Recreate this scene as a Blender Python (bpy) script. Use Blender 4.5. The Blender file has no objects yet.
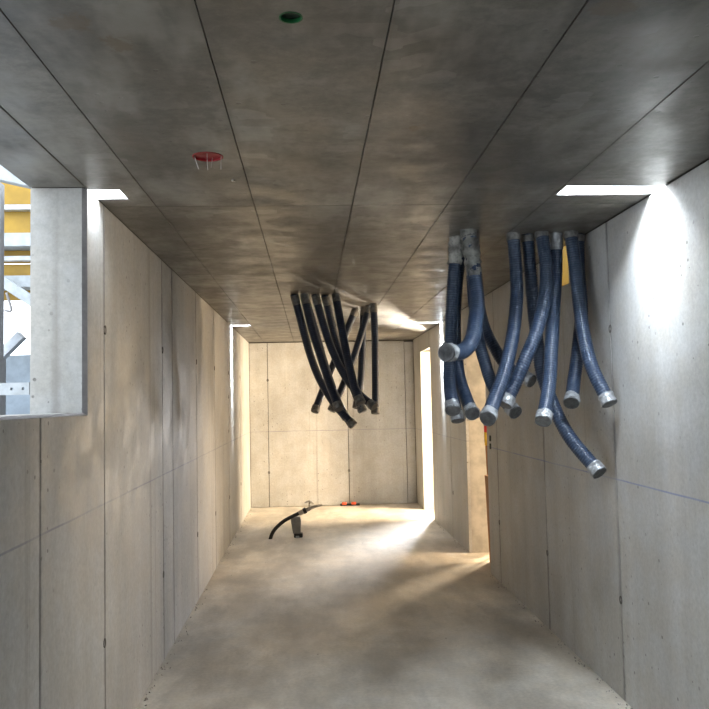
import bpy, bmesh, math, random
from mathutils import Vector, Matrix, noise

random.seed(7)
SC = bpy.context.scene
COL = SC.collection

# ------------------------------------------------------------------ camera
XL, XR, H, D, EYE = -0.918, 1.555, 2.45, 11.98, 1.5443
YAW, PITCH, ROLL = 0.0552, 0.0581, 0.0211
fwd = Vector((math.sin(YAW) * math.cos(PITCH), math.cos(YAW) * math.cos(PITCH), math.sin(PITCH)))
rt = fwd.cross(Vector((0, 0, 1))).normalized()
up = rt.cross(fwd)
rt2 = rt * math.cos(ROLL) - up * math.sin(ROLL)
up2 = rt * math.sin(ROLL) + up * math.cos(ROLL)
cam_data = bpy.data.cameras.new('camera')
cam = bpy.data.objects.new('camera', cam_data)
COL.objects.link(cam)
M3 = Matrix((rt2, up2, -fwd)).transposed()
cam.matrix_world = Matrix.Translation((0, 0, EYE)) @ M3.to_4x4()
cam_data.sensor_width = 36.0
cam_data.lens = 36.0 * 798.6 / 709.0
cam_data.clip_start = 0.02
SC.camera = cam

# ------------------------------------------------------------------ sky, lights, exposure
world = bpy.data.worlds.new('world')
SC.world = world
world.use_nodes = True
bgn = world.node_tree.nodes['Background']
bgn.inputs['Color'].default_value = (0.84, 0.92, 1.0, 1)
bgn.inputs['Strength'].default_value = 1.75
SC.view_settings.view_transform = 'Standard'
SC.view_settings.look = 'None'
SC.view_settings.gamma = 1.0
SC.view_settings.exposure = 1.15
SC.view_settings.use_curve_mapping = False


def area(name, loc, direction, sx, sy, power, color, spread=180.0):
    l = bpy.data.lights.new(name, 'AREA')
    l.shape = 'RECTANGLE'
    l.size, l.size_y = sx, sy
    l.energy = power
    l.color = color
    l.spread = math.radians(spread)
    o = bpy.data.objects.new(name, l)
    o.location = loc
    o.rotation_euler = Vector(direction).to_track_quat('-Z', 'Y').to_euler()
    COL.objects.link(o)
    return o


WARM = (1.0, 0.74, 0.46)
COOL = (0.80, 0.90, 1.0)
# work lights of the rooms beyond the two doorways on the right
area('work_light', (3.3, 7.5, 1.3), (-1.0, 0.03, 0.0), 1.1, 1.1, 58, WARM)
area('work_light', (3.4, 10.2, 1.5), (-1.0, 0.12, -0.05), 1.0, 1.6, 250, (1.0, 0.78, 0.52))
area('work_light', (1.99, 11.72, 0.45), (-0.38, -1.0, 0.82), 0.16, 0.16, 44, (1.0, 0.88, 0.72), 50)
# cool daylight grazing in past the first doorway
area('daylight', (2.05, 11.75, 1.45), (-0.36, -1.0, -0.40), 0.36, 0.36, 25, (0.97, 0.97, 1.0), 58)
PANE_NEAR, PANE_WIDE, PANE_FAR = 55.0, 135.0, 30.0
# daylight falling through the far slots along the walls
area('daylight', (XL + 0.10, 9.36, H + 0.13), (-0.28, 0, -1), 0.10, 0.14, 9.0, COOL, 24)
area('daylight', (XR - 0.10, 9.36, H + 0.13), (0.28, 0, -1), 0.10, 0.14, 9.0, COOL, 24)
# daylight grazing over the near edge of the wide slot
area('daylight', (1.26, 3.37, H + 0.095), (0, 0.35, -1), 0.26, 0.025, 2.5, COOL)


# ------------------------------------------------------------------ materials
class NT:
    def __init__(self, name):
        self.m = bpy.data.materials.new(name)
        self.m.use_nodes = True
        self.t = self.m.node_tree
        self.p = self.t.nodes['Principled BSDF']

    def n(self, typ, **kw):
        nd = self.t.nodes.new(typ)
        for k, v in kw.items():
            setattr(nd, k, v)
        return nd

    def link(self, a, b):
        self.t.links.new(a, b)

    def math(self, op, a, b=None, c=None, clamp=False):
        nd = self.n('ShaderNodeMath', operation=op, use_clamp=clamp)
        for i, v in enumerate((a, b, c)):
            if v is None:
                continue
            if isinstance(v, (int, float)):
                nd.inputs[i].default_value = v
            else:
                self.link(v, nd.inputs[i])
        return nd.outputs[0]

    def mix(self, f, a, b):
        nd = self.n('ShaderNodeMix', data_type='RGBA')
        for s, v in ((nd.inputs[0], f), (nd.inputs[6], a), (nd.inputs[7], b)):
            if isinstance(v, (int, float)):
                s.default_value = v
            elif isinstance(v, tuple):
                s.default_value = (*v, 1)
            else:
                self.link(v, s)
        return nd.outputs[2]

    def coords(self):
        return self.n('ShaderNodeTexCoord').outputs['Object']

    def noise(self, vec, scale, detail=4, rough=0.55, stretch=None):
        if stretch:
            mp = self.n('ShaderNodeMapping')
            mp.inputs['Scale'].default_value = stretch
            self.link(vec, mp.inputs['Vector'])
            vec = mp.outputs[0]
        nd = self.n('ShaderNodeTexNoise')
        nd.inputs['Scale'].default_value = scale
        nd.inputs['Detail'].default_value = detail
        nd.inputs['Roughness'].default_value = rough
        self.link(vec, nd.inputs['Vector'])
        return nd.outputs[0]

    def step(self, v, lo, hi, a=0.0, b=1.0):
        nd = self.n('ShaderNodeMapRange', interpolation_type='SMOOTHSTEP')
        nd.inputs[1].default_value = lo
        nd.inputs[2].default_value = hi
        nd.inputs[3].default_value = a
        nd.inputs[4].default_value = b
        self.link(v, nd.inputs[0])
        return nd.outputs[0]

    def bump(self, h, strength, dist=0.01):
        nd = self.n('ShaderNodeBump')
        nd.inputs['Strength'].default_value = strength
        nd.inputs['Distance'].default_value = dist
        self.link(h, nd.inputs['Height'])
        self.link(nd.outputs[0], self.p.inputs['Normal'])


def concrete(name, base, kind, line=None):
    """kind: wall | ceiling | floor.  base: reflectance of the clean concrete."""
    k = NT(name)
    v = k.coords()
    info = k.n('ShaderNodeObjectInfo').outputs['Random']
    big = k.noise(v, 0.9, 5, 0.6)
    if kind == 'wall':
        streak = k.noise(v, 1.0, 5, 0.65, (3.2, 3.2, 0.25))
    elif kind == 'ceiling':
        streak = k.noise(v, 1.0, 6, 0.6, (2.2, 3.5, 1))
    else:
        streak = k.noise(v, 1.0, 6, 0.6, (2.4, 1.0, 1))
    fine = k.noise(v, 45 if kind != 'ceiling' else 26, 6, 0.75)
    mid = k.noise(v, 6, 5, 0.6)
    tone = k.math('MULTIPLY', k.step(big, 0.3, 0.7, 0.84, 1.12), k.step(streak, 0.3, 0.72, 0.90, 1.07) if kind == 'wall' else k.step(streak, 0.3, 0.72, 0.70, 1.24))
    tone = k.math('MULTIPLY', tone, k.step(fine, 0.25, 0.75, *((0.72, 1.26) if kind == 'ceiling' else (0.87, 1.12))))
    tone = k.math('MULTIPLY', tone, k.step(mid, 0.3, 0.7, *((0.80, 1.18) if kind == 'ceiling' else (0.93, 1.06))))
    tone = k.math('MULTIPLY', tone, k.math('MULTIPLY_ADD', info, 0.20, 0.90))
    colv = k.mix(k.step(mid, 0.35, 0.65), tuple(c * f for c, f in zip(base, (1.03, 1.0, 0.95))), base)
    hsv = k.n('ShaderNodeVectorMath', operation='SCALE')
    k.link(colv, hsv.inputs[0])
    k.link(tone, hsv.inputs[3])
    c = hsv.outputs[0]
    sep = k.n('ShaderNodeSeparateXYZ')
    k.link(v, sep.inputs[0])
    # air bubbles
    vor = k.n('ShaderNodeTexVoronoi')
    vor.inputs['Scale'].default_value = 15 if kind != 'floor' else 9
    vor.voronoi_dimensions = '2D'
    flat = k.n('ShaderNodeCombineXYZ')
    if kind == 'wall':
        k.link(k.math('ADD', sep.outputs[0], sep.outputs[1]), flat.inputs[0])
        k.link(sep.outputs[2], flat.inputs[1])
    else:
        k.link(sep.outputs[0], flat.inputs[0])
        k.link(sep.outputs[1], flat.inputs[1])
    k.link(flat.outputs[0], vor.inputs['Vector'])
    gate = k.n('ShaderNodeSeparateColor')
    k.link(vor.outputs['Color'], gate.inputs[0])
    size = k.math('MULTIPLY', k.step(gate.outputs[0], 0.60, 1.0), 0.13)
    hole = k.math('SUBTRACT', 1.0, k.math('DIVIDE', vor.outputs['Distance'], k.math('ADD', size, 0.001)), clamp=True)
    hole = k.math('MULTIPLY', k.step(hole, 0.0, 0.35), k.step(k.noise(v, 1.3, 2), 0.42, 0.6))
    if kind != 'floor':
        c = k.mix(k.math('MULTIPLY', hole, 0.65), c, (0.07, 0.065, 0.06))
    if kind == 'wall':
        # thin dark runs down the wall
        run = k.step(k.noise(v, 1.0, 3, 0.5, (9, 9, 0.14)), 0.62, 0.76)
        c = k.mix(k.math('MULTIPLY', run, 0.45), c, (0.16, 0.14, 0.12))
        pale = k.step(k.noise(v, 1.0, 2, 0.5, (11, 11, 0.12)), 0.66, 0.76)
        c = k.mix(k.math('MULTIPLY', pale, 0.12), c, (0.66, 0.64, 0.60))
        # grime along the formwork joints
        ys = (2.77, 3.61, 5.0, 5.36, 6.47, 7.67, 8.95, 10.39) if name == 'wall_concrete' else (2.72, 4.05, 5.32, 6.68)
        m = None
        for q in ys:
            dd = k.math('ABSOLUTE', k.math('SUBTRACT', sep.outputs[1], q))
            m = dd if m is None else k.math('MINIMUM', m, dd)
        m = k.math('ADD', m, k.math('MULTIPLY_ADD', k.noise(v, 1, 4, 0.7, (1, 9, 5)), 0.06, -0.03))
        c = k.mix(k.step(m, 0.0, 0.024, 0.55, 0.0), c, (0.13, 0.12, 0.11))
        # snapped chalk line, about 1.11 m above the floor
        wob = k.math('MULTIPLY_ADD', k.noise(v, 3, 1), 0.006, 1.112)
        dz = k.math('ABSOLUTE', k.math('SUBTRACT', sep.outputs[2], wob))
        ln = k.step(dz, 0.002, 0.006, 1.0, 0.0)
        ln = k.math('MULTIPLY', ln, k.step(k.noise(v, 2.5, 3), 0.3, 0.6, 0.2, 0.6))
        c = k.mix(ln, c, line or (0.12, 0.15, 0.36))
    if kind == 'ceiling':
        # wet, darker formwork stains in short blocks across the boards
        blk = k.step(k.noise(v, 1.0, 5, 0.7, (4.0, 7.5, 1)), 0.48, 0.62)
        zone = k.step(k.noise(v, 0.8, 3, 0.5), 0.42, 0.60)
        c = k.mix(k.math('MULTIPLY', k.math('MULTIPLY', blk, zone), 0.65), c, (0.085, 0.075, 0.062))
        pal = k.step(k.noise(v, 1.0, 4, 0.6, (3.5, 1.2, 1)), 0.50, 0.68)  # pale mottling, also painting in the sheen of glossy patches
        c = k.mix(k.math('MULTIPLY', pal, 0.55), c, (0.30, 0.285, 0.255))
        cell = k.n('ShaderNodeTexVoronoi', voronoi_dimensions='2D', distance='CHEBYCHEV')
        cell.inputs['Scale'].default_value = 1.0
        cell.inputs['Randomness'].default_value = 0.8
        mp = k.n('ShaderNodeMapping')
        mp.inputs['Scale'].default_value = (9.0, 14.0, 1.0)
        k.link(v, mp.inputs['Vector'])
        k.link(mp.outputs[0], cell.inputs['Vector'])
        sc = k.n('ShaderNodeSeparateColor')
        k.link(cell.outputs['Color'], sc.inputs[0])
        q1 = k.math('MULTIPLY', k.step(sc.outputs[0], 0.72, 0.98), k.step(k.noise(v, 2.2, 3, 0.6), 0.45, 0.62))
        c = k.mix(k.math('MULTIPLY', q1, 0.35), c, (0.06, 0.055, 0.048))
        q2 = k.math('MULTIPLY', k.step(sc.outputs[1], 0.72, 0.98), k.step(k.noise(v, 1.7, 3, 0.6), 0.45, 0.62))
        c = k.mix(k.math('MULTIPLY', q2, 0.30), c, (0.36, 0.34, 0.31))
        # grime drawn along the board joints
        m = None
        for axis, vals in ((0, (XL, -0.69, -0.245, 0.205, 0.65, 1.10)), (1, (1.70, 3.65, 5.60, 7.60))):
            for q in vals:
                dd = k.math('ABSOLUTE', k.math('SUBTRACT', sep.outputs[axis], q))
                m = dd if m is None else k.math('MINIMUM', m, dd)
        m = k.math('ADD', m, k.math('MULTIPLY_ADD', k.noise(v, 14, 4, 0.7), 0.05, -0.025))
        c = k.mix(k.step(m, 0.0, 0.022, 0.42, 0.0), c, (0.09, 0.08, 0.07))
        for (sx, sy, rad) in ((-0.55, 1.87, 0.055), (-0.465, 1.98, 0.045), (0.72, 1.775, 0.06), (0.35, 2.6, 0.03)):
            d = k.n('ShaderNodeVectorMath', operation='DISTANCE')
            k.link(v, d.inputs[0])
            d.inputs[1].default_value = (sx, sy, H)
            dd = k.math('ADD', d.outputs['Value'], k.math('MULTIPLY_ADD', k.noise(v, 30, 4, 0.7), 0.14, -0.07))
            c = k.mix(k.step(dd, rad * 0.5, rad, 0.6, 0.0), c, (0.10, 0.065, 0.03))
    if kind == 'floor':
        dust = k.step(k.noise(v, 1.0, 6, 0.62, (2.2, 0.9, 1)), 0.48, 0.66)
        c = k.mix(k.math('MULTIPLY', dust, 0.35), c, (0.62, 0.55, 0.45))
        scuff = k.step(k.noise(v, 1.0, 6, 0.7, (2.6, 0.8, 1)), 0.56, 0.72)
        c = k.mix(k.math('MULTIPLY', scuff, 0.22), c, (0.20, 0.17, 0.14))
    k.link(c, k.p.inputs['Base Color'])
    rbase = {'wall': 0.62, 'ceiling': 0.38, 'floor': 0.55}[kind]
    k.link(k.step(mid, 0.3, 0.7, rbase - 0.1, rbase + 0.12), k.p.inputs['Roughness'])
    k.p.inputs['Specular IOR Level'].default_value = 0.45
    h = k.math('ADD', k.math('MULTIPLY', fine, 0.25), k.math('MULTIPLY', mid, 0.5))
    h = k.math('SUBTRACT', h, hole)
    k.bump(h, 0.35, 0.006)
    return k.m


def plain(name, col, rough=0.5, metal=0.0, bump=None, var=0.12, scale=20, spec=0.5):
    k = NT(name)
    v = k.coords()
    nz = k.noise(v, scale, 4, 0.6)
    lo = tuple(c * (1 - var) for c in col)
    hi = tuple(min(1, c * (1 + var)) for c in col)
    k.link(k.mix(k.step(nz, 0.3, 0.7), lo, hi), k.p.inputs['Base Color'])
    k.p.inputs['Roughness'].default_value = rough
    k.p.inputs['Metallic'].default_value = metal
    k.p.inputs['Specular IOR Level'].default_value = spec
    if bump:
        k.bump(nz, bump, 0.004)
    return k.m


def glow(name, col, strength):
    k = NT(name)
    k.p.inputs['Base Color'].default_value = (0.8, 0.8, 0.8, 1)
    k.p.inputs['Emission Color'].default_value = (*col, 1)
    k.p.inputs['Emission Strength'].default_value = strength
    return k.m


def hose_plastic(name, col, dusty):
    k = NT(name)
    v = k.coords()
    d = k.step(k.noise(v, 9, 5, 0.65), 0.45, 0.72)
    sp = k.step(k.noise(v, 70, 3, 0.7), 0.5, 0.68)
    f = k.math('MULTIPLY', k.math('ADD', k.math('MULTIPLY', d, 0.55), k.math('MULTIPLY', sp, 0.45)), dusty)
    at = k.n('ShaderNodeAttribute', attribute_name='ridge').outputs['Fac']
    f = k.math('MAXIMUM', f, k.math('MULTIPLY', k.math('MULTIPLY', at, k.step(k.noise(v, 28, 4, 0.7), 0.35, 0.65)), dusty * 1.1))
    base = k.mix(at, tuple(c * 0.6 for c in col), col)
    k.link(k.mix(f, base, (0.19, 0.24, 0.32)), k.p.inputs['Base Color'])
    k.p.inputs['Roughness'].default_value = 0.40
    k.bump(k.noise(v, 160, 2), 0.3, 0.002)
    return k.m


def wood(name, col):
    k = NT(name)
    v = k.coords()
    g = k.noise(v, 1, 5, 0.6, (40, 40, 2.5))
    k.link(k.mix(k.step(g, 0.35, 0.65), tuple(c * 0.6 for c in col), col), k.p.inputs['Base Color'])
    k.p.inputs['Roughness'].default_value = 0.65
    k.bump(g, 0.25, 0.003)
    return k.m


MT = {
    'wall': concrete('wall_concrete', (0.455, 0.455, 0.445), 'wall', (0.16, 0.16, 0.24)),
    'wall_right': concrete('right_wall_concrete', (0.455, 0.455, 0.445), 'wall', (0.13, 0.18, 0.42)),
    'joint': plain('ceiling_joint_concrete', (0.15, 0.14, 0.125), 0.8, bump=0.4),
    'backing': plain('joint_concrete', (0.11, 0.10, 0.09), 0.85, bump=0.4),
    'raw': plain('raw_edge_concrete', (0.44, 0.42, 0.38), 0.8, bump=0.8, var=0.2, scale=7),
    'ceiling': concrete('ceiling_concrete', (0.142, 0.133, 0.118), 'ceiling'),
    'floor': concrete('floor_screed', (0.60, 0.57, 0.515), 'floor'),
    'steel': plain('galvanised_steel', (0.50, 0.53, 0.57), 0.42, 0.5, bump=0.2),
    'dark_grey': plain('grey_strip', (0.30, 0.29, 0.295), 0.6, 0.0, bump=0.3),
    'white': plain('white_paint', (0.46, 0.50, 0.53), 0.5),
    'yellow': plain('yellow_plywood', (0.40, 0.235, 0.02), 0.5, var=0.2, scale=6),
    'foil': plain('pale_sheeting', (0.30, 0.37, 0.45), 0.5, bump=1.0, scale=12),
    'ground': plain('gravel_ground', (0.35, 0.33, 0.30), 0.9, bump=1.0),
    'pane_near': glow('bright_pane', (0.86, 0.93, 1.0), PANE_NEAR),
    'pane_wide': glow('bright_wide_pane', (0.86, 0.93, 1.0), PANE_WIDE),
    'pane_far': glow('bright_far_pane', (0.93, 0.96, 1.0), PANE_FAR),
    'shaft': plain('shaft_lining', (0.45, 0.45, 0.45), 0.6),
    'hose': hose_plastic('blue_corrugated_plastic', (0.018, 0.039, 0.088), 0.30),
    'hose_rear': hose_plastic('navy_corrugated_plastic', (0.022, 0.036, 0.072), 0.12),
    'tape': plain('silver_duct_tape', (0.42, 0.44, 0.46), 0.36, 0.35, bump=0.8, var=0.3, scale=35),
    'tape_dull': plain('dull_grey_tape', (0.20, 0.20, 0.195), 0.6, 0.1, bump=0.8, var=0.4, scale=30),
    'cap': plain('grey_end_cap', (0.15, 0.157, 0.165), 0.5, 0.1, bump=0.5, var=0.3, scale=40),
    'cap_dark': plain('dark_end_cap', (0.13, 0.13, 0.13), 0.55, 0.1, bump=0.5),
    'foam': plain('grey_cement_crust', (0.36, 0.36, 0.34), 0.8, bump=1.0, var=0.45, scale=26),
    'red': plain('red_plastic', (0.26, 0.004, 0.010), 0.45),
    'green': plain('green_plastic', (0.004, 0.10, 0.028), 0.4),
    'dark_green': plain('dark_green_plastic', (0.002, 0.014, 0.007), 0.5),
    'wire': plain('zinc_wire', (0.50, 0.48, 0.46), 0.35, 0.7),
    'rubber': plain('black_rubber', (0.012, 0.012, 0.013), 0.45),
    'brass': plain('nickel_fitting', (0.45, 0.41, 0.35), 0.3, 0.8),
    'grey_box': plain('grey_housing', (0.22, 0.22, 0.21), 0.6, bump=0.3),
    'orange': plain('orange_plastic', (0.85, 0.13, 0.05), 0.45),
    'wood': wood('orange_brown_timber', (0.42, 0.20, 0.07)),
    'yellow_paint': plain('yellow_paint', (0.85, 0.55, 0.03), 0.45),
    'red_paint': plain('red_paint', (0.70, 0.04, 0.03), 0.45),
    'crumb': plain('concrete_crumbs', (0.38, 0.35, 0.31), 0.9, bump=0.5),
}


# ------------------------------------------------------------------ builders
def link(name, me, mat, parent=None):
    o = bpy.data.objects.new(name, me)
    if mat is not None:
        me.materials.append(MT[mat] if isinstance(mat, str) else mat)
    COL.objects.link(o)
    if parent is not None:
        o.parent = parent
    return o


def done(bm, name, mat, parent=None, smooth=False):
    bmesh.ops.recalc_face_normals(bm, faces=bm.faces[:])
    me = bpy.data.meshes.new(name)
    bm.to_mesh(me)
    bm.free()
    if smooth:
        for f in me.polygons:
            f.use_smooth = True
    return link(name, me, mat, parent)


def structure(o):
    o['kind'] = 'structure'
    return o


def thing(name, label, cat, loc=(0, 0, 0), group=None):
    o = bpy.data.objects.new(name, None)
    o.empty_display_size = 0.05
    o.location = loc
    COL.objects.link(o)
    return tag(o, label, cat, group)


def tag(o, label, cat, group=None):
    o['label'], o['category'] = label, cat
    if group:
        o['group'] = group
    return o


def keep(o, parent):
    """child of a thing whose mesh is written in world coordinates"""
    o.parent = parent
    o.matrix_parent_inverse = Matrix.Translation(parent.location).inverted()
    return o


AX = {'x': lambda a, b, c: (c, a, b), 'y': lambda a, b, c: (a, c, b), 'z': lambda a, b, c: (a, b, c)}


def prism_bm(pts, plane, c0, c1, holes=(), bevel=0.0):
    """outline pts (a, b) extruded from c0 to c1 along the axis `plane`; holes are outlines too"""
    f = AX[plane]
    bm = bmesh.new()
    loops = [list(pts)] + [list(h) for h in holes]
    rings = []
    for lp in loops:
        a = [bm.verts.new(f(p[0], p[1], c0)) for p in lp]
        b = [bm.verts.new(f(p[0], p[1], c1)) for p in lp]
        rings.append((a, b))
        n = len(lp)
        for i in range(n):
            bm.faces.new((a[i], a[(i + 1) % n], b[(i + 1) % n], b[i]))
    if not holes:
        bm.faces.new(rings[0][0])
        bm.faces.new(rings[0][1])
    else:
        for side in (0, 1):
            es = []
            for r in rings:
                vs = r[side]
                for i in range(len(vs)):
                    es.append(bm.edges.get((vs[i], vs[(i + 1) % len(vs)])))
            bmesh.ops.triangle_fill(bm, use_beauty=True, edges=es)
    bmesh.ops.recalc_face_normals(bm, faces=bm.faces[:])
    if bevel:
        es = [e for e in bm.edges if len(e.link_faces) == 2 and e.calc_face_angle(0) > 0.5]
        bmesh.ops.bevel(bm, geom=es, offset=bevel, segments=1, affect='EDGES', clamp_overlap=True)
    return bm


def prism(name, mat, pts, plane, c0, c1, parent=None, holes=(), bevel=0.0):
    return done(prism_bm(pts, plane, c0, c1, holes, bevel), name, mat, parent)


def rect(a0, a1, b0, b1):
    return [(a0, b0), (a1, b0), (a1, b1), (a0, b1)]


def add_box(bm, x0, x1, y0, y1, z0, z1):
    vs = [bm.verts.new((x, y, z)) for x in (x0, x1) for y in (y0, y1) for z in (z0, z1)]
    for q in ((0, 1, 3, 2), (4, 6, 7, 5), (0, 4, 5, 1), (2, 3, 7, 6), (0, 2, 6, 4), (1, 5, 7, 3)):
        bm.faces.new([vs[i] for i in q])


def box(name, mat, x0, x1, y0, y1, z0, z1, parent=None, bevel=0.0):
    bm = bmesh.new()
    add_box(bm, x0, x1, y0, y1, z0, z1)
    if bevel:
        bmesh.ops.bevel(bm, geom=bm.edges[:], offset=bevel, segments=2, affect='EDGES')
    return done(bm, name, mat, parent)


def circle(cx, cy, r, n=28):
    return [(cx + r * math.cos(2 * math.pi * i / n), cy + r * math.sin(2 * math.pi * i / n)) for i in range(n)]


def frames(pts):
    """parallel transported frames along a polyline"""
    n = len(pts)
    T = []
    for i in range(n):
        t = pts[min(i + 1, n - 1)] - pts[max(i - 1, 0)]
        T.append(t.normalized())
    ref = Vector((1, 0, 0)) if abs(T[0].x) < 0.8 else Vector((0, 1, 0))
    u = (ref - T[0] * ref.dot(T[0])).normalized()
    out = []
    for i in range(n):
        u = (u - T[i] * u.dot(T[i])).normalized()
        out.append((T[i], u, T[i].cross(u)))
    return out


def sweep(name, mat, pts, radius, seg=14, parent=None, caps=True, wob=0.0, smooth=True, ridge=False):
    """tube along pts; radius(i) or a number; wob crumples the surface"""
    bm = bmesh.new()
    fr = frames(pts)
    rings = []
    for i, p in enumerate(pts):
        r = radius(i) if callable(radius) else radius
        ring = []
        for j in range(seg):
            a = 2 * math.pi * j / seg
            d = fr[i][1] * math.cos(a) + fr[i][2] * math.sin(a)
            q = p + d * r
            if wob:
                q = q + d * (noise.noise(q * 45) * wob + noise.noise(q * 110) * wob * 0.6)
            ring.append(bm.verts.new(q))
        rings.append(ring)
    for a, b in zip(rings, rings[1:]):
        for j in range(seg):
            bm.faces.new((a[j], a[(j + 1) % seg], b[(j + 1) % seg], b[j]))
    if caps:
        bm.faces.new(rings[0])
        bm.faces.new(rings[-1])
    o = done(bm, name, mat, parent, smooth)
    if ridge:
        at = o.data.attributes.new('ridge', 'FLOAT', 'POINT')
        at.data.foreach_set('value', [0.0 if (k // seg) % 3 == 0 else 1.0 for k in range(len(o.data.vertices))])
    return o


def spline(ctrl, step):
    """Catmull-Rom through the control points, resampled at an even step"""
    P = [Vector(c) for c in ctrl]
    P = [P[0] * 2 - P[1]] + P + [P[-1] * 2 - P[-2]]
    dense = []
    for i in range(1, len(P) - 2):
        a, b, c, d = P[i - 1:i + 3]
        for k in range(40):
            t = k / 40
            dense.append(0.5 * ((2 * b) + (c - a) * t + (2 * a - 5 * b + 4 * c - d) * t * t + (3 * b - a - 3 * c + d) * t ** 3))
    dense.append(P[-2])
    out = [dense[0]]
    acc = 0.0
    for p, q in zip(dense, dense[1:]):
        L = (q - p).length
        while acc + L >= step:
            f = (step - acc) / L
            p = p + (q - p) * f
            L = (q - p).length
            out.append(p.copy())
            acc = 0.0
        acc += L
    return out


# ------------------------------------------------------------------ the shell
G = 0.0035           # half a joint
T = 0.03
TC = 0.011           # the same for the ceiling boards
CH = 0.017           # chamfer round the window opening
WT = 0.225           # left wall thickness
#            # how far the panel faces stand proud of the joints
WIN0, WIN1, SILL = 0.6, 3.34, 1.51
Y0 = -1.6
ROUT = 1.80          # outer face of the right wall

# floor
fl = structure(prism('floor', 'floor', rect(-1.16, 4.6, Y0 - 0.2, D + 0.2), 'z', -0.15, 0.0))

# left wall: core with the window notch, then the cast panels
core = [(Y0, 0), (D, 0), (D, H + 0.3), (WIN1, H + 0.3), (WIN1, SILL),
        (WIN0, SILL), (WIN0, H + 0.02), (Y0, H + 0.02)]
wl = structure(prism('wall_left', 'backing', core, 'x', XL - WT, XL - T))
js = [Y0, -1.1, 0.1, 1.42, 2.77, 3.61, 5.0, 5.36, 6.47, 7.67, 8.95, 10.39, D]
for a, b in zip(js, js[1:]):
    a2, b2 = a + G * 1.3, b - G * 1.3
    if b <= WIN0 or a >= WIN1:
        pts = rect(a2, b2, 0, H)
    elif a < WIN0:
        pts = [(a2, 0), (b2, 0), (b2, SILL), (WIN0, SILL), (WIN0, H), (a2, H)]
    elif b > WIN1:
        pts = [(a2, 0), (b2, 0), (b2, H), (WIN1, H), (WIN1, SILL), (a2, SILL)]
    else:
        pts = rect(a2, b2, 0, SILL)
    prism('panel', 'wall', pts, 'x', XL - T - 0.004, XL, wl, bevel=0.0025)
box('window_reveal', 'wall', XL - WT, XL - CH, WIN1 - CH, WIN1 + 0.01, SILL + 0.006, H, wl)
box('window_sill', 'wall', XL - WT, XL - CH, WIN0, WIN1 - CH, SILL - 0.01, SILL + 0.010, wl)
# chamfer strips round the opening, in a darker grey than the wall
tri = [(XL, WIN1), (XL - CH, WIN1), (XL - CH, WIN1 - CH)]
structure(prism('trim_1', 'dark_grey', tri, 'z', SILL, H))
bm = bmesh.new()
a = [bm.verts.new((x, WIN0, z)) for x, z in ((XL, SILL), (XL - CH, SILL), (XL - CH, SILL + 0.010))]
b = [bm.verts.new((x, WIN1, z)) for x, z in ((XL, SILL), (XL - CH, SILL), (XL - CH, SILL + 0.010))]
bm.faces.new(a); bm.faces.new(b)
for i in range(3):
    bm.faces.new((a[i], a[(i + 1) % 3], b[(i + 1) % 3], b[i]))
structure(done(bm, 'trim_2', 'dark_grey'))

# right wall: two doorways, one high opening
D2A, D2B, D2T = 7.07, 8.03, 2.12
D1A, D1B, D1T = 10.32, 11.25, 2.22
OPA, OPB, OPZ = 4.68, 5.28, 2.22
core = [(Y0, 0), (D2A, 0), (D2A, D2T), (D2B, D2T), (D2B, 0), (D1A, 0), (D1A, D1T), (D1B, D1T), (D1B, 0), (D, 0),
        (D, H + 0.008), (OPB, H + 0.008), (OPB, OPZ), (OPA, OPZ), (OPA, H + 0.008), (Y0, H + 0.008)]
wr = structure(prism('wall_right', 'backing', core, 'x', XR + T, ROUT))
for y, zt in ((D2A, D2T), (D2B, D2T), (D1A, D1T), (D1B, D1T)):
    s = 0.0015 if y in (D2A, D1A) else -0.0015
    box('door_reveal', 'raw', XR + T, ROUT, min(y, y + s), max(y, y + s), 0.0, zt, wr)
js = [Y0, 0.1, 1.4, 2.72, 4.05, 5.32, 6.68, 7.07]
for a, b in zip(js, js[1:]):
    a2, b2 = a + G, b - G
    if b > D2A - 0.01:
        b2 = D2A
    if a < OPA and b > OPB:
        pts = [(a2, 0), (b2, 0), (b2, H), (OPB, H), (OPB, OPZ), (OPA, OPZ), (OPA, H), (a2, H)]
    else:
        pts = rect(a2, b2, 0, H)
    prism('panel', 'wall_right', pts, 'x', XR, XR + T + 0.004, wr, bevel=0.0025)
prism('panel', 'wall', rect(D2A + G, D2B - G, D2T, H), 'x', XR, XR + T + 0.004, wr, bevel=0.0025)
for a, b in ((D2B, 8.87), (8.87, D1A)):
    prism('panel', 'wall', rect(a + (0 if a == D2B else G), b - (0 if b == D1A else G), 0, H), 'x', XR, XR + T + 0.004, wr, bevel=0.0025)
prism('panel', 'wall', rect(D1A + G, D1B - G, D1T, H), 'x', XR, XR + T + 0.004, wr, bevel=0.0025)
prism('panel', 'wall', rect(D1B, D, 0, H), 'x', XR, XR + T + 0.004, wr, bevel=0.0025)

# back wall of the corridor, wall behind the camera
wb = structure(prism('wall_back', 'backing', rect(XL - 0.2, ROUT, 0, H + 0.3), 'y', D + T, D + 0.25))
js = [XL, -0.645, 0.543, 1.415, XR]
for a, b in zip(js, js[1:]):
    prism('panel', 'wall', rect(a + G + 0.001, b - G - 0.001, 0.004, H - (0.012 if a < 1.4 else 0.03)), 'y', D, D + T + 0.004, wb, bevel=0.003)
structure(prism('wall_front', 'wall', [(XL - 0.2, 0), (0.3, 0), (0.3, 2.05), (1.3, 2.05), (1.3, 0), (ROUT, 0), (ROUT, H + 0.03), (XL - 0.2, H + 0.03)], 'y', Y0 - 0.2, Y0))

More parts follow.
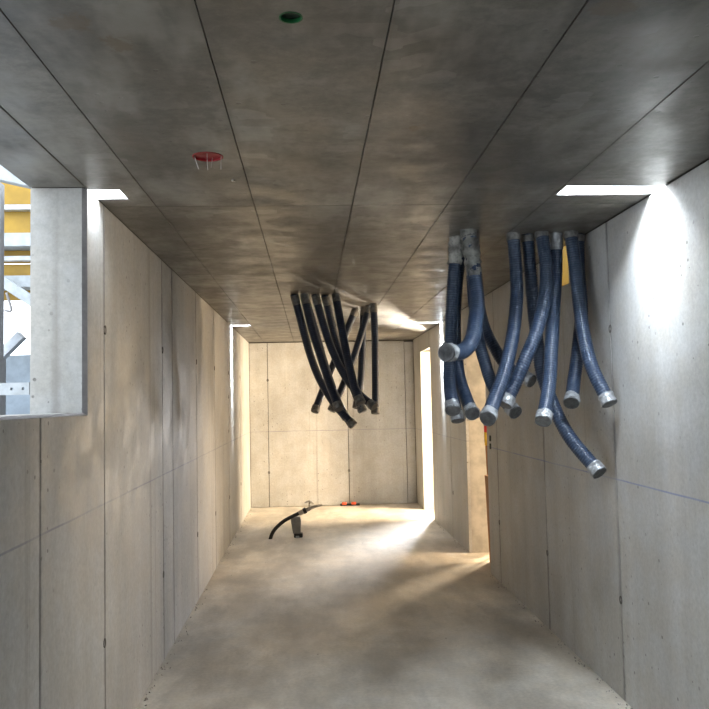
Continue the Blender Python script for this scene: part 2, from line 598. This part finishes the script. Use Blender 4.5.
# cone plugs in the tie holes of the formwork
def tie(x, y, z, wall):
    f = {'x': ((0, 1, 0), (0, 0, 1)), 'y': ((1, 0, 0), (0, 0, 1))}
    ax = 'y' if wall is wb else 'x'
    u, v = (Vector(q) for q in f[ax])
    n = u.cross(v)
    if wall is wl:
        n = Vector((1, 0, 0))
    elif wall is wr:
        n = Vector((-1, 0, 0))
    else:
        n = Vector((0, -1, 0))
    bm = bmesh.new()
    c = Vector((x, y, z))
    rim = [bm.verts.new(c + n * 0.003 + (u * math.cos(t) + v * math.sin(t) * 1.25) * 0.017) for t in [k * math.pi / 6 for k in range(12)]]
    base = [bm.verts.new(p.co - n * 0.006) for p in rim]
    mid = bm.verts.new(c - n * 0.004)
    for i in range(12):
        j = (i + 1) % 12
        bm.faces.new((rim[i], rim[j], base[j], base[i]))
        bm.faces.new((rim[i], rim[j], mid))
    done(bm, 'tie_hole', 'backing', wall)


for y in (3.61, 5.0, 6.47, 7.67, 8.95, 10.39):
    for z in (0.515, 1.885):
        tie(XL, y + (0.012 if z > 1 else -0.01), z, wl)
for y in (4.05, 5.32, 6.68, 8.87):
    for z in (0.505, 1.89):
        tie(XR, y, z, wr)
for x in (-0.645, 0.543):
    for z in (0.51, 1.88):
        tie(x, D, z, wb)
for z in (1.24, 1.62):
    tie(XL, 8.93, z, wl)

# ceiling: slab with four slots, cast boards below it
SL = {'near_left': (XL - 0.012, -0.785, 3.355, 3.52), 'near_right': (1.115, XR + 0.012, 3.345, 3.50),
      'far_left': (XL - 0.005, -0.690, 9.27, 9.45), 'far_right': (1.215, XR + 0.005, 9.28, 9.46)}
bm = bmesh.new()
ZS0, ZS1 = H + TC, H + 0.30
add_box(bm, XL - 0.22, ROUT, Y0 - 0.2, 3.345, ZS0, ZS1)
add_box(bm, -0.785, 1.115, 3.345, 3.52, ZS0, ZS1)
add_box(bm, XR + 0.012, ROUT, 3.345, 3.52, ZS0, ZS1)
add_box(bm, 1.115, XR + 0.012, 3.50, 3.52, ZS0, ZS1)
add_box(bm, XL - 0.22, -0.785, 3.345, 3.355, ZS0, ZS1)
add_box(bm, XL - 0.22, XR, 3.52, 5.7, ZS0, ZS1)
add_box(bm, XR, ROUT, 3.52, OPA, ZS0, ZS1)
add_box(bm, XR, ROUT, OPB, 5.7, ZS0, ZS1)
add_box(bm, XL - 0.22, 4.6, 5.7, 9.27, ZS0, ZS1)
add_box(bm, -0.690, 1.215, 9.27, 9.46, ZS0, ZS1)
add_box(bm, XR + 0.005, 4.6, 9.27, 9.46, ZS0, ZS1)
add_box(bm, XL - 0.22, 4.6, 9.46, D + 0.25, ZS0, ZS1)
add_box(bm, XL - 0.22, -0.690, 9.45, 9.46, ZS0, ZS1)
add_box(bm, 1.215, XR + 0.005, 9.27, 9.28, ZS0, ZS1)
ce = structure(done(bm, 'ceiling', 'joint'))
xs = [XL - 0.225, XL, -0.69, -0.245, 0.205, 0.65, 1.10, XR]
ys = [Y0, -0.25, 1.70, 3.65, 5.60, 7.60, 9.55, D]
RED, GREEN = (-0.363, 2.905, 0.055), (-0.032, 1.838, 0.027)
for i in range(7):
    for j in range(7):
        a, b, c, d = xs[i] + 0.002, xs[i + 1] - 0.002, ys[j] + 0.0015, ys[j + 1] - 0.0015
        if i == 0:
            if ys[j] > 3.3:
                continue
            d = min(d, WIN1 - 0.03)
        if i == 6:
            b = XR - 0.012
        if i == 1:
            a = XL + 0.004
        pts, holes = rect(a, b, c, d), []
        for key, (s0, s1, t0, t1) in SL.items():
            if c < t0 and d > t1:
                if i == 1 and 'left' in key:
                    s = min(s1, b - 0.002)
                    pts = [(a, c), (b, c), (b, d), (a, d), (a, t1), (s, t1), (s, t0), (a, t0)]
                if i == 6 and 'right' in key:
                    pts = [(a, c), (b, c), (b, t0), (s0, t0), (s0, t1), (b, t1), (b, d), (a, d)]
        for (cx, cy, r) in (RED, GREEN):
            if a < cx < b and c < cy < d:
                holes.append(circle(cx, cy, r))
        if i == 1 and ys[j] == 7.60:
            prism('panel', 'ceiling', rect(a, b, c, SL['far_left'][2]), 'z', H, H + TC + 0.002, ce)
            pts = rect(a, b, SL['far_left'][3], d)
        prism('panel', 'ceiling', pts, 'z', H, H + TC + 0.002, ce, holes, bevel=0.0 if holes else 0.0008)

# skylight slots
def skylight(key, label, depth, pane):
    s0, s1, t0, t1 = SL[key]
    t = thing('ceiling_slot', label, 'light opening', ((s0 + s1) / 2, (t0 + t1) / 2, H), 'light slots in the ceiling')
    e = 0.006
    bm = bmesh.new()
    z0, z1 = H + 0.003, H + depth
    add_box(bm, s0 + e, s1 - e, t0, t0 + e, z0, z1)
    add_box(bm, s0 + e, s1 - e, t1 - e, t1, z0, z1)
    add_box(bm, s0, s0 + e, t0, t1, z0, z1)
    add_box(bm, s1 - e, s1, t0, t1, z0, z1)
    keep(done(bm, 'shaft_lining', 'shaft'), t)
    keep(box('light_pane', pane, s0, s1 - (0.26 if key == 'near_right' else 0), t0, t1, z1 + 0.001, z1 + 0.007), t)


skylight('near_left', 'small bright slot in the ceiling beside the concrete window reveal on the left', 0.15, 'pane_near')
skylight('near_right', 'wide bright slot in the ceiling against the right wall, above the wall glare', 0.105, 'pane_wide')
skylight('far_left', 'thin bright slot at the far end of the ceiling by the left wall', 0.20, 'pane_far')
skylight('far_right', 'thin bright slot at the far end of the ceiling by the right wall doorway', 0.20, 'pane_far')

# rooms beyond the doorways on the right
structure(prism('wall_side_outer', 'raw', rect(5.9, D + 0.2, 0, H + 0.03), 'x', 4.4, 4.6))
structure(prism('wall_side_near', 'raw', rect(ROUT, 4.6, 0, H + 0.03), 'y', 5.7, 5.9))
structure(prism('wall_side_far', 'raw', rect(ROUT, 4.6, 0, H + 0.3), 'y', D + 0.0, D + 0.2))
structure(prism('wall_side_middle', 'raw', rect(2.6, 4.4, 0, H + 0.03), 'y', 8.5, 8.7))

# ------------------------------------------------------------------ outside the left window
structure(prism('floor_outside', 'ground', [(-8.0, -9.0), (6.0, -9.0), (6.0, -1.85), (-1.17, -1.85), (-1.17, 9.0), (-8.0, 9.0)], 'z', -0.3, -0.1))
fw = thing('formwork', 'yellow plywood formwork with white waler beams seen through the left window', 'formwork', (-2.1, 4.65, -0.1))
FX0, FX1 = -2.75, -1.25


def fbox(name, mat, z0, z1, y0, y1, x0=FX0, x1=FX1):
    return keep(box(name, mat, x0, x1, y0, y1, z0, z1, bevel=0.002), fw)


for z0, z1 in ((2.715, 3.25), (2.530, 2.705), (2.375, 2.522), (2.16, 2.368)):
    fbox('yellow_panel', 'yellow', z0, z1, 4.64, 4.66)
for z0, z1 in ((2.672, 2.700), (2.380, 2.405)):
    fbox('rail', 'steel', z0, z1, 4.58, 4.635)
for z0, z1 in ((2.445, 2.520), (2.215, 2.280)):
    fbox('waler_beam', 'white', z0, z1, 4.50, 4.635)
for x in (-2.7, -2.2):
    fbox('steel_post', 'steel', -0.1, 3.2, 4.70, 4.78, x, x + 0.07)

# prop in front of the formwork
pr = thing('scaffold_prop', 'grey steel scaffold prop standing outside at the left edge of the window', 'prop', (-1.39, 3.75, -0.1))
keep(box('post', 'steel', -1.50, -1.43, 3.75, 3.81, -0.1, 2.60, bevel=0.004), pr)
hd = keep(prism('head_bracket', 'white', [(-1.50, 2.615), (-1.272, 2.56), (-1.272, 2.575), (-1.36, 2.72), (-1.50, 2.76)], 'y', 3.70, 3.76, bevel=0.003), pr)
keep(sweep('bolt', 'rubber', [Vector((-1.338, 3.695, 2.625)), Vector((-1.338, 3.712, 2.625))], 0.014, 12), pr)

br = thing('diagonal_brace', 'white diagonal brace across the yellow formwork outside the left window', 'brace', (-1.7, 4.45, 2.2))
def bar(name, mat, p, q, w, h, parent):
    p, q = Vector(p), Vector(q)
    t = (q - p).normalized()
    u = Vector((0, 1, 0))
    v = t.cross(u).normalized()
    bm = bmesh.new()
    r = []
    for c in (p, q):
        r.append([bm.verts.new(c + u * a * h / 2 + v * b * w / 2) for a, b in ((-1, -1), (1, -1), (1, 1), (-1, 1))])
    for i in range(4):
        bm.faces.new((r[0][i], r[0][(i + 1) % 4], r[1][(i + 1) % 4], r[1][i]))
    bm.faces.new(r[0]); bm.faces.new(r[1])
    bmesh.ops.bevel(bm, geom=bm.edges[:], offset=0.003, segments=1, affect='EDGES')
    return keep(done(bm, name, mat), parent)


bar('brace_bar', 'white', (-1.85, 4.42, 2.36), (-1.30, 4.42, 1.98), 0.055, 0.04, br)
keep(sweep('hook', 'dark_grey', spline([(-1.64, 4.40, 2.17), (-1.622, 4.40, 2.11), (-1.615, 4.40, 2.07), (-1.65, 4.40, 2.075)], 0.01), 0.007, 8), br)

st = thing('steel_strut', 'grey steel strut angled beside the window opening under the glare', 'strut', (-1.5, 3.9, -0.1))
keep(box('upright', 'steel', -1.545, -1.49, 3.95, 4.0, -0.1, 1.80, bevel=0.004), st)
bar('diagonal', 'steel', (-1.535, 3.97, 1.77), (-1.405, 3.97, 1.90), 0.045, 0.05, st)
bd = thing('drilled_board', 'white board with two drilled holes lying across the window outside', 'board', (-1.5, 3.55, 1.6))
keep(prism('board', 'white', rect(-2.0, -1.228, 1.602, 1.655), 'y', 3.56, 3.585,
           holes=[circle(-1.303, 1.628, 0.007, 10), circle(-1.254, 1.628, 0.007, 10)]), bd)
tag(prism('sheeting', 'foil', [(-2.9, -0.1), (-1.14, -0.1), (-1.14, 1.70), (-1.50, 1.88), (-2.9, 1.86)], 'y', 5.1, 5.13),
    'pale bluish sheeting standing behind the drilled board outside the window', 'sheeting')

# yellow boards in the high opening of the right wall
yb = thing('yellow_formwork_box', 'yellow formwork box in the high opening of the right wall behind the hoses', 'formwork', (1.95, 5.0, 2.2))
keep(box('back_board', 'yellow', 2.02, 2.05, OPA - 0.05, OPB + 0.3, 2.2, 2.75), yb)
keep(box('end_board', 'yellow', XR + 0.05, 2.02, OPB - 0.03, OPB - 0.005, OPZ + 0.004, 2.75), yb)
keep(box('ledge_board', 'yellow', XR + 0.06, 2.02, OPA + 0.03, OPB - 0.035, OPZ + 0.003, OPZ + 0.03), yb)

# ------------------------------------------------------------------ conduit hoses
HOSES = [
    ('front', 'blue corrugated conduit hose, leftmost of the front cluster, hanging straight with a taped end', 0.034,
     [(0.833, 4.4, 2.452), (0.803, 4.4, 2.18), (0.771, 4.35, 1.868), (0.742, 4.25, 1.646), (0.726, 4.08, 1.482)]),
    ('front', 'dusty blue conduit hose ending just right of the leftmost front hose', 0.034,
     [(0.885, 4.52, 2.452), (0.847, 4.56, 2.116), (0.827, 4.5, 1.879), (0.819, 4.38, 1.675), (0.829, 4.25, 1.548), (0.829, 4.09, 1.464)]),
    ('front', 'blue conduit hose hidden behind the left front bundle, only its small dark tip below', 0.034,
     [(0.894, 4.66, 2.452), (0.867, 4.7, 2.133), (0.849, 4.68, 1.833), (0.827, 4.6, 1.567), (0.835, 4.54, 1.418)]),
    ('front', 'smooth blue conduit hose bent into a J hook, its taped end pointing left', 0.04,
     [(0.86, 4.22, 2.452), (0.878, 4.2, 2.258), (0.881, 4.14, 2.061), (0.852, 4.06, 1.937), (0.815, 3.98, 1.839), (0.749, 3.91, 1.777), (0.649, 3.79, 1.767)]),
    ('front', 'blue conduit hose slanting right from behind the J hook hose, silver end behind crossing hoses', 0.034,
     [(0.919, 4.43, 2.452), (0.923, 4.44, 2.156), (0.944, 4.44, 1.9), (0.966, 4.38, 1.739), (0.999, 4.3, 1.588), (1.066, 4.13, 1.464)]),
    ('front', 'dark blue conduit hose curving far right behind the others, short silver end facing right', 0.034,
     [(0.953, 4.54, 2.452), (0.98, 4.6, 2.178), (1.015, 4.6, 1.971), (1.061, 4.56, 1.839), (1.119, 4.5, 1.725), (1.227, 4.38, 1.631)]),
    ('front', 'long blue conduit hose sweeping down left, first of the four in the middle front row', 0.036,
     [(1.129, 4.31, 2.452), (1.136, 4.3, 2.244), (1.118, 4.24, 2.071), (1.055, 4.12, 1.846), (0.975, 4.0, 1.66), (0.904, 3.92, 1.53), (0.842, 3.8, 1.445)]),
    ('front', 'longest blue conduit hose of the front cluster, curving right to the lowest silver end', 0.036,
     [(1.221, 4.35, 2.452), (1.232, 4.36, 2.281), (1.247, 4.38, 2.059), (1.257, 4.36, 1.861), (1.267, 4.32, 1.681), (1.293, 4.24, 1.516), (1.346, 4.14, 1.337), (1.446, 3.98, 1.153)]),
    ('front', 'blue conduit hose with checkered ribs crossing down left behind the sweeping long hose', 0.036,
     [(1.283, 4.29, 2.452), (1.283, 4.23, 2.258), (1.254, 4.17, 2.087), (1.184, 4.1, 1.894), (1.104, 4.06, 1.737), (1.034, 4.05, 1.594), (0.98, 4.03, 1.508)]),
    ('front', 'thick blue conduit hose with a silver taped root, hanging nearly straight in the middle', 0.036,
     [(1.376, 4.33, 2.452), (1.369, 4.33, 2.246), (1.322, 4.25, 2.015), (1.258, 4.1, 1.814), (1.207, 4.0, 1.604), (1.126, 3.85, 1.423)]),
    ('front', 'blue conduit hose bending right until its silver end touches the concrete wall', 0.036,
     [(1.442, 4.28, 2.452), (1.452, 4.25, 2.232), (1.444, 4.18, 2.005), (1.437, 4.1, 1.827), (1.445, 4.02, 1.677), (1.492, 3.93, 1.502)]),
    ('front', 'light blue conduit hose hanging just left of the wall touching hose, slit end cap', 0.036,
     [(1.511, 4.36, 2.452), (1.511, 4.37, 2.251), (1.508, 4.34, 2.022), (1.452, 4.26, 1.795), (1.404, 4.2, 1.631), (1.343, 4.07, 1.51)]),
    ('rear', 'dark conduit hose, leftmost root of the rear cluster, reaching the lowest tip', 0.034,
     [(-0.129, 6.7, 2.452), (-0.067, 6.75, 2.196), (0.004, 6.8, 1.926), (0.086, 6.85, 1.712), (0.211, 6.85, 1.505), (0.359, 6.8, 1.332)]),
    ('rear', 'dark conduit hose mostly hidden behind the second rear hose, taped end below it', 0.034,
     [(-0.038, 6.92, 2.452), (0.044, 6.96, 2.17), (0.126, 7.0, 1.864), (0.216, 6.99, 1.582), (0.301, 6.92, 1.39)]),
    ('rear', 'dark conduit hose in front of the rear cluster, second root, large grey end', 0.034,
     [(-0.045, 6.68, 2.452), (0.009, 6.66, 2.186), (0.079, 6.62, 1.931), (0.156, 6.55, 1.679), (0.222, 6.45, 1.478)]),
    ('rear', 'dark conduit hose of the rear cluster crossing right to end beside the straight one', 0.034,
     [(0.048, 6.72, 2.452), (0.103, 6.74, 2.235), (0.183, 6.74, 1.978), (0.287, 6.72, 1.756), (0.4, 6.68, 1.602), (0.52, 6.58, 1.491)]),
    ('rear', 'dark conduit hose of the rear cluster with fourth root, small end below the big one', 0.034,
     [(0.133, 6.75, 2.452), (0.19, 6.86, 2.202), (0.266, 6.95, 1.947), (0.357, 6.95, 1.684), (0.444, 6.9, 1.448)]),
    ('rear', 'dark conduit hose of the rear cluster with rightmost root of the five, big grey end', 0.034,
     [(0.221, 6.72, 2.452), (0.258, 6.6, 2.176), (0.305, 6.5, 1.879), (0.346, 6.42, 1.673), (0.394, 6.35, 1.527)]),
    ('rear', 'dark conduit hose of the rear pair slanting down left behind the five hoses', 0.034,
     [(0.569, 7.53, 2.452), (0.478, 7.48, 2.163), (0.377, 7.45, 1.881), (0.277, 7.4, 1.648), (0.184, 7.36, 1.457)]),
    ('rear', 'dark conduit hose hanging straight down at the right of the rear cluster', 0.034,
     [(0.596, 7.4, 2.452), (0.601, 7.38, 2.106), (0.594, 7.34, 1.733), (0.583, 7.28, 1.422)]),
    ('rear', 'dark conduit hose at the back of the rear cluster, hanging left of the straight one', 0.034,
     [(0.525, 7.66, 2.452), (0.502, 7.64, 2.128), (0.478, 7.6, 1.79), (0.423, 7.5, 1.478)]),
    ('rear', 'dark conduit hose slanting to the leftmost tip of the rear cluster', 0.034,
     [(0.454, 7.78, 2.452), (0.318, 7.72, 2.137), (0.194, 7.66, 1.846), (0.103, 7.6, 1.636), (0.028, 7.52, 1.449)]),
]


def build_hose(place, label, r, ctrl):
    front = place == 'front'
    t = thing('conduit_hose', label, 'hose', ctrl[0],
              'blue conduit hoses of the front cluster' if front else 'dark conduit hoses of the rear cluster')
    PER = 0.014 if front else 0.016
    step = PER / 3
    pts = spline(ctrl, step)
    n = len(pts)
    tl = int(0.055 / step) if front else int(0.06 / step)
    smooth_one = 'J hook' in label
    amp = (0.0012 if smooth_one else 0.0042) if front else 0.0024
    rad = lambda i: r - (amp if i % 3 == 0 else 0.0)
    keep(sweep('tube', 'hose' if front else 'hose_rear', pts[:n - 2], rad, 16, ridge=True), t)
    # crumpled tape over the end, then the recessed cap
    tp = pts[n - 1 - tl:]
    m = len(tp)
    tape = keep(sweep('end_tape', 'tape' if front else 'tape_dull', tp, lambda i: r + 0.0045 + (0.0015 if i > m * 0.5 else 0.0), 20, caps=False, wob=0.007), t)
    d = (pts[-1] - pts[-4]).normalized()
    e = pts[-1]
    rim = keep(sweep('end_cap', 'cap' if front else 'cap_dark', [e - d * 0.012, e - d * 0.004, e + d * 0.003, e + d * 0.003, e - d * 0.003, e - d * 0.003],
                     lambda i: [r + 0.003, r + 0.004, r + 0.002, r * 0.86, r * 0.82, r * 0.02][i], 20), t)
    for f in rim.data.polygons:
        f.use_smooth = False
    u = d.orthogonal().normalized()
    w = d.cross(u)
    bm = bmesh.new()
    for sgn in (1,):
        c = e - d * 0.0025
        q = []
        for a, b, h in ((-1, -1, 0), (1, -1, 0), (1, 1, 0), (-1, 1, 0), (-1, -1, 1), (1, -1, 1), (1, 1, 1), (-1, 1, 1)):
            q.append(bm.verts.new(c + u * a * r * 0.62 + w * b * r * 0.12 + d * h * 0.004))
        for k in ((0, 1, 2, 3), (4, 5, 6, 7), (0, 1, 5, 4), (1, 2, 6, 5), (2, 3, 7, 6), (3, 0, 4, 7)):
            bm.faces.new([q[i] for i in k])
    gb = done(bm, 'grip_bar', 'tape' if front else 'cap_dark')
    gb.parent = rim
    gb.matrix_parent_inverse = Matrix.Translation(t.location).inverted() if False else Matrix.Identity(4)
    # taped collar where it leaves the ceiling
    cl = int((0.05 if front else 0.10) / step)
    if 'silver taped root' in label:
        cl = int(0.10 / step)
    top = [Vector((pts[0].x, pts[0].y, H - 0.001))] + pts[1:cl]
    big = 'silver taped root' in label
    keep(sweep('root_collar', 'tape' if big else 'tape_dull', top, r + (0.003 if front else 0.002), 16, caps=False, wob=0.003 if big else 0.002), t)
    return t


made = {}
for place, label, r, ctrl in HOSES:
    made[label] = build_hose(place, label, r, ctrl)

# cement crust round the left front bundle and down the J hook hose
for lab, o in made.items():
    if 'J hook' in lab:
        pts = spline([c for c in HOSES[3][3]], 0.012)
        crust = sweep('cement_crust', 'foam', pts[0:24], lambda i: 0.0435 + 0.004 * math.sin(i * 1.3) * (1 if i < 8 else 0.4) - (0.0 if i < 16 else (i - 16) * 0.0007), 18, caps=False, wob=0.010)
        keep(crust, o)
    if lab.startswith('blue corrugated conduit hose, leftmost'):
        pts = spline([c for c in HOSES[0][3]], 0.012)
        keep(sweep('cement_crust', 'foam', pts[0:14], lambda i: 0.041 - i * 0.0001, 18, caps=False, wob=0.014), o)

# ------------------------------------------------------------------ ceiling sockets
cx, cy, r = RED
rs = thing('ceiling_socket', 'round red socket in the ceiling with thin wires hanging from it', 'socket', (cx, cy, H))
ring = lambda z0, z1, ra, rb: None
bm = prism_bm(circle(cx, cy, r + 0.002), 'z', H - 0.002, H + 0.011, holes=[circle(cx, cy, r - 0.003)])
keep(done(bm, 'rim', 'red'), rs)
keep(prism('red_disc', 'red', circle(cx, cy, r - 0.002), 'z', H + 0.005, H + 0.010), rs)
for wx, wy, dx, dz in ((-0.048, 0.0, 0.015, 0.045), (0.0, -0.02, 0.002, 0.055), (0.049, 0.0, -0.002, 0.05), (0.014, 0.03, -0.008, 0.035)):
    p = Vector((cx + wx, cy + wy, H + 0.008))
    keep(sweep('wire', 'wire', spline([p, p + Vector((dx * 0.3, 0, -dz * 0.5)), p + Vector((dx, 0.003, -dz - 0.012))], 0.008), 0.0013, 8), rs)
cx, cy, r = GREEN
gs = thing('ceiling_socket', 'small round green socket recessed in the ceiling nearest the camera', 'socket', (cx, cy, H))
keep(done(prism_bm(circle(cx, cy, r + 0.0015), 'z', H - 0.0015, H + 0.011, holes=[circle(cx, cy, r - 0.0022)]), 'rim', 'green'), gs)
keep(prism('recess_shade', 'dark_green', circle(cx, cy, r), 'z', H + 0.008, H + 0.0105), gs)  # near-black colour paints in the shade of a deeper recess
# a small nail head under the red socket
nl = tag(sweep('nail_head', 'wire', [Vector((-0.30, 3.216, H - 0.006)), Vector((-0.30, 3.216, H + 0.004))], 0.0075, 10, smooth=False),
         'tiny pale nail head in the ceiling behind the red socket', 'nail')

# ------------------------------------------------------------------ water tap stub on the floor
tp = thing('tap_hose', 'black bent hose with a metal tap rising from the floor at the far end', 'hose', (-0.496, 9.22, 0))
ct = [(-0.496, 9.22, -0.01), (-0.467, 9.22, 0.066), (-0.415, 9.22, 0.132), (-0.334, 9.22, 0.197), (-0.231, 9.22, 0.25), (-0.14, 9.22, 0.288)]
keep(sweep('hose_pipe', 'rubber', spline(ct, 0.012), 0.021, 14), tp)
keep(sweep('coupling', 'brass', [Vector((-0.165, 9.22, 0.278)), Vector((-0.115, 9.22, 0.298))], 0.030, 14, smooth=False), tp)
keep(sweep('gasket', 'rubber', [Vector((-0.113, 9.22, 0.299)), Vector((-0.080, 9.22, 0.313))], 0.034, 12, smooth=False), tp)
tapb = keep(sweep('tap_body', 'brass', [Vector((-0.082, 9.22, 0.312)), Vector((-0.05, 9.22, 0.325)), Vector((-0.02, 9.22, 0.338)), Vector((0.03, 9.22, 0.352)), Vector((0.085, 9.22, 0.362))],
                  lambda i: (0.022, 0.026, 0.019, 0.014, 0.012)[i], 12), tp)
keep(sweep('tap_stem', 'brass', [Vector((-0.045, 9.22, 0.33)), Vector((-0.042, 9.22, 0.40))], 0.010, 10), tp)
keep(sweep('tap_lever', 'brass', spline([(-0.10, 9.21, 0.392), (-0.06, 9.22, 0.410), (-0.03, 9.22, 0.408), (0.005, 9.22, 0.375)], 0.01), 0.008, 8), tp)
keep(sweep('spout', 'brass', [Vector((0.085, 9.22, 0.362)), Vector((0.105, 9.22, 0.372))], 0.011, 10), tp)

bx = thing('grey_housing', 'upright grey box on a dark foot standing on the floor under the tap hose', 'box', (-0.2, 9.27, 0))
bm = bmesh.new()
ring = []
for z, x0, x1, y0, y1 in ((0.045, -0.235, -0.150, 9.25, 9.32), (0.19, -0.258, -0.142, 9.245, 9.33), (0.225, -0.255, -0.150, 9.25, 9.325), (0.235, -0.235, -0.165, 9.26, 9.315)):
    ring.append([bm.verts.new(p) for p in ((x0, y0, z), (x1, y0, z), (x1, y1, z), (x0, y1, z))])
for a, b in zip(ring, ring[1:]):
    for i in range(4):
        bm.faces.new((a[i], a[(i + 1) % 4], b[(i + 1) % 4], b[i]))
bm.faces.new(ring[0]); bm.faces.new(ring[-1])
bmesh.ops.bevel(bm, geom=bm.edges[:], offset=0.005, segments=1, affect='EDGES')
keep(done(bm, 'housing', 'grey_box'), bx)
keep(box('foot', 'rubber', -0.225, -0.125, 9.24, 9.33, 0.0, 0.047, bevel=0.004), bx)
keep(box('white_clip', 'white', -0.205, -0.165, 9.22, 9.24, 0.0, 0.022, bevel=0.003), bx)

bt = thing('orange_capped_batten', 'dark batten with two orange caps on the floor against the back wall', 'batten', (0.55, 11.9, 0))
keep(box('batten', 'rubber', 0.40, 0.69, 11.90, 11.955, 0.0, 0.030, bevel=0.004), bt)
for x in (0.46, 0.60):
    keep(sweep('orange_cap', 'orange', [Vector((x - 0.035, 11.895, 0.036)), Vector((x - 0.03, 11.895, 0.036)), Vector((x + 0.03, 11.895, 0.036)), Vector((x + 0.035, 11.895, 0.036))],
               lambda i: (0.010, 0.021, 0.021, 0.010)[i], 12), bt)

# ------------------------------------------------------------------ second doorway: plank and stake, green plugs
pk = thing('timber_plank', 'orange brown timber plank standing against the side of the second doorway on the right', 'plank', (1.69, 7.5, 0))
bm = bmesh.new()
r0 = [bm.verts.new(p) for p in ((1.652, 7.073, 0), (1.697, 7.073, 0), (1.697, 7.55, 0), (1.652, 7.55, 0))]
r1 = [bm.verts.new(p) for p in ((1.628, 7.073, 0.818), (1.673, 7.073, 0.818), (1.673, 7.55, 0.818), (1.628, 7.55, 0.818))]
for i in range(4):
    bm.faces.new((r0[i], r0[(i + 1) % 4], r1[(i + 1) % 4], r1[i]))
bm.faces.new(r0); bm.faces.new(r1)
keep(done(bm, 'board', 'wood'), pk)
sk = thing('marking_stake', 'thin wooden stake with yellow band and red tip in the second doorway', 'stake', (1.75, 7.9, 0))
sa, sb = Vector((1.74, 7.80, 0)), Vector((1.67, 7.62, 1.27))
lerp = lambda f: sa + (sb - sa) * f
keep(sweep('shaft', 'wood', [lerp(0), lerp(0.86)], 0.016, 10), sk)
keep(sweep('yellow_band', 'yellow_paint', [lerp(0.86), lerp(0.96)], 0.021, 10), sk)
keep(sweep('red_tip', 'red_paint', [lerp(0.96), lerp(1.01)], 0.020, 10), sk)
for z, lab in ((1.197, 'upper of two small dark green plugs on the right wall beside the doorway'),
               (1.128, 'lower of two small dark green plugs on the right wall beside the doorway')):
    g = box('green_plug', 'dark_green', XR - 0.008, XR + 0.004, 6.905, 6.945, z - 0.028, z + 0.022, bevel=0.003)
    tag(g, lab, 'plug', 'green plugs on the right wall')

# ------------------------------------------------------------------ crumbs along the foot of the walls
bm = bmesh.new()
for k in range(420):
    y = random.uniform(2.5, D - 0.1)
    if random.random() < 0.5:
        x = XL + abs(random.gauss(0, 0.025)) + 0.004
    else:
        x = XR - abs(random.gauss(0, 0.025)) - 0.004
        if D2A - 0.05 < y < D2B + 0.05 or D1A < y < D1B:
            continue
    s = random.uniform(0.003, 0.010)
    vs = [bm.verts.new((x + random.uniform(-s, s), y + random.uniform(-s, s), z)) for z in (0, 0, 0, s * 1.2)]
    for q in ((0, 1, 2), (0, 1, 3), (1, 2, 3), (2, 0, 3)):
        try:
            bm.faces.new([vs[i] for i in q])
        except ValueError:
            pass
for k in range(60):
    x, y, s = random.uniform(XL, XR), random.uniform(3.0, 11.0), random.uniform(0.002, 0.006)
    vs = [bm.verts.new((x + random.uniform(-s, s), y + random.uniform(-s, s), z)) for z in (0, 0, 0, s)]
    for q in ((0, 1, 2), (0, 1, 3), (1, 2, 3), (2, 0, 3)):
        bm.faces.new([vs[i] for i in q])
cr = done(bm, 'concrete_crumbs', 'crumb')
cr['kind'] = 'stuff'
tag(cr, 'small concrete crumbs scattered along the foot of the walls', 'rubble')
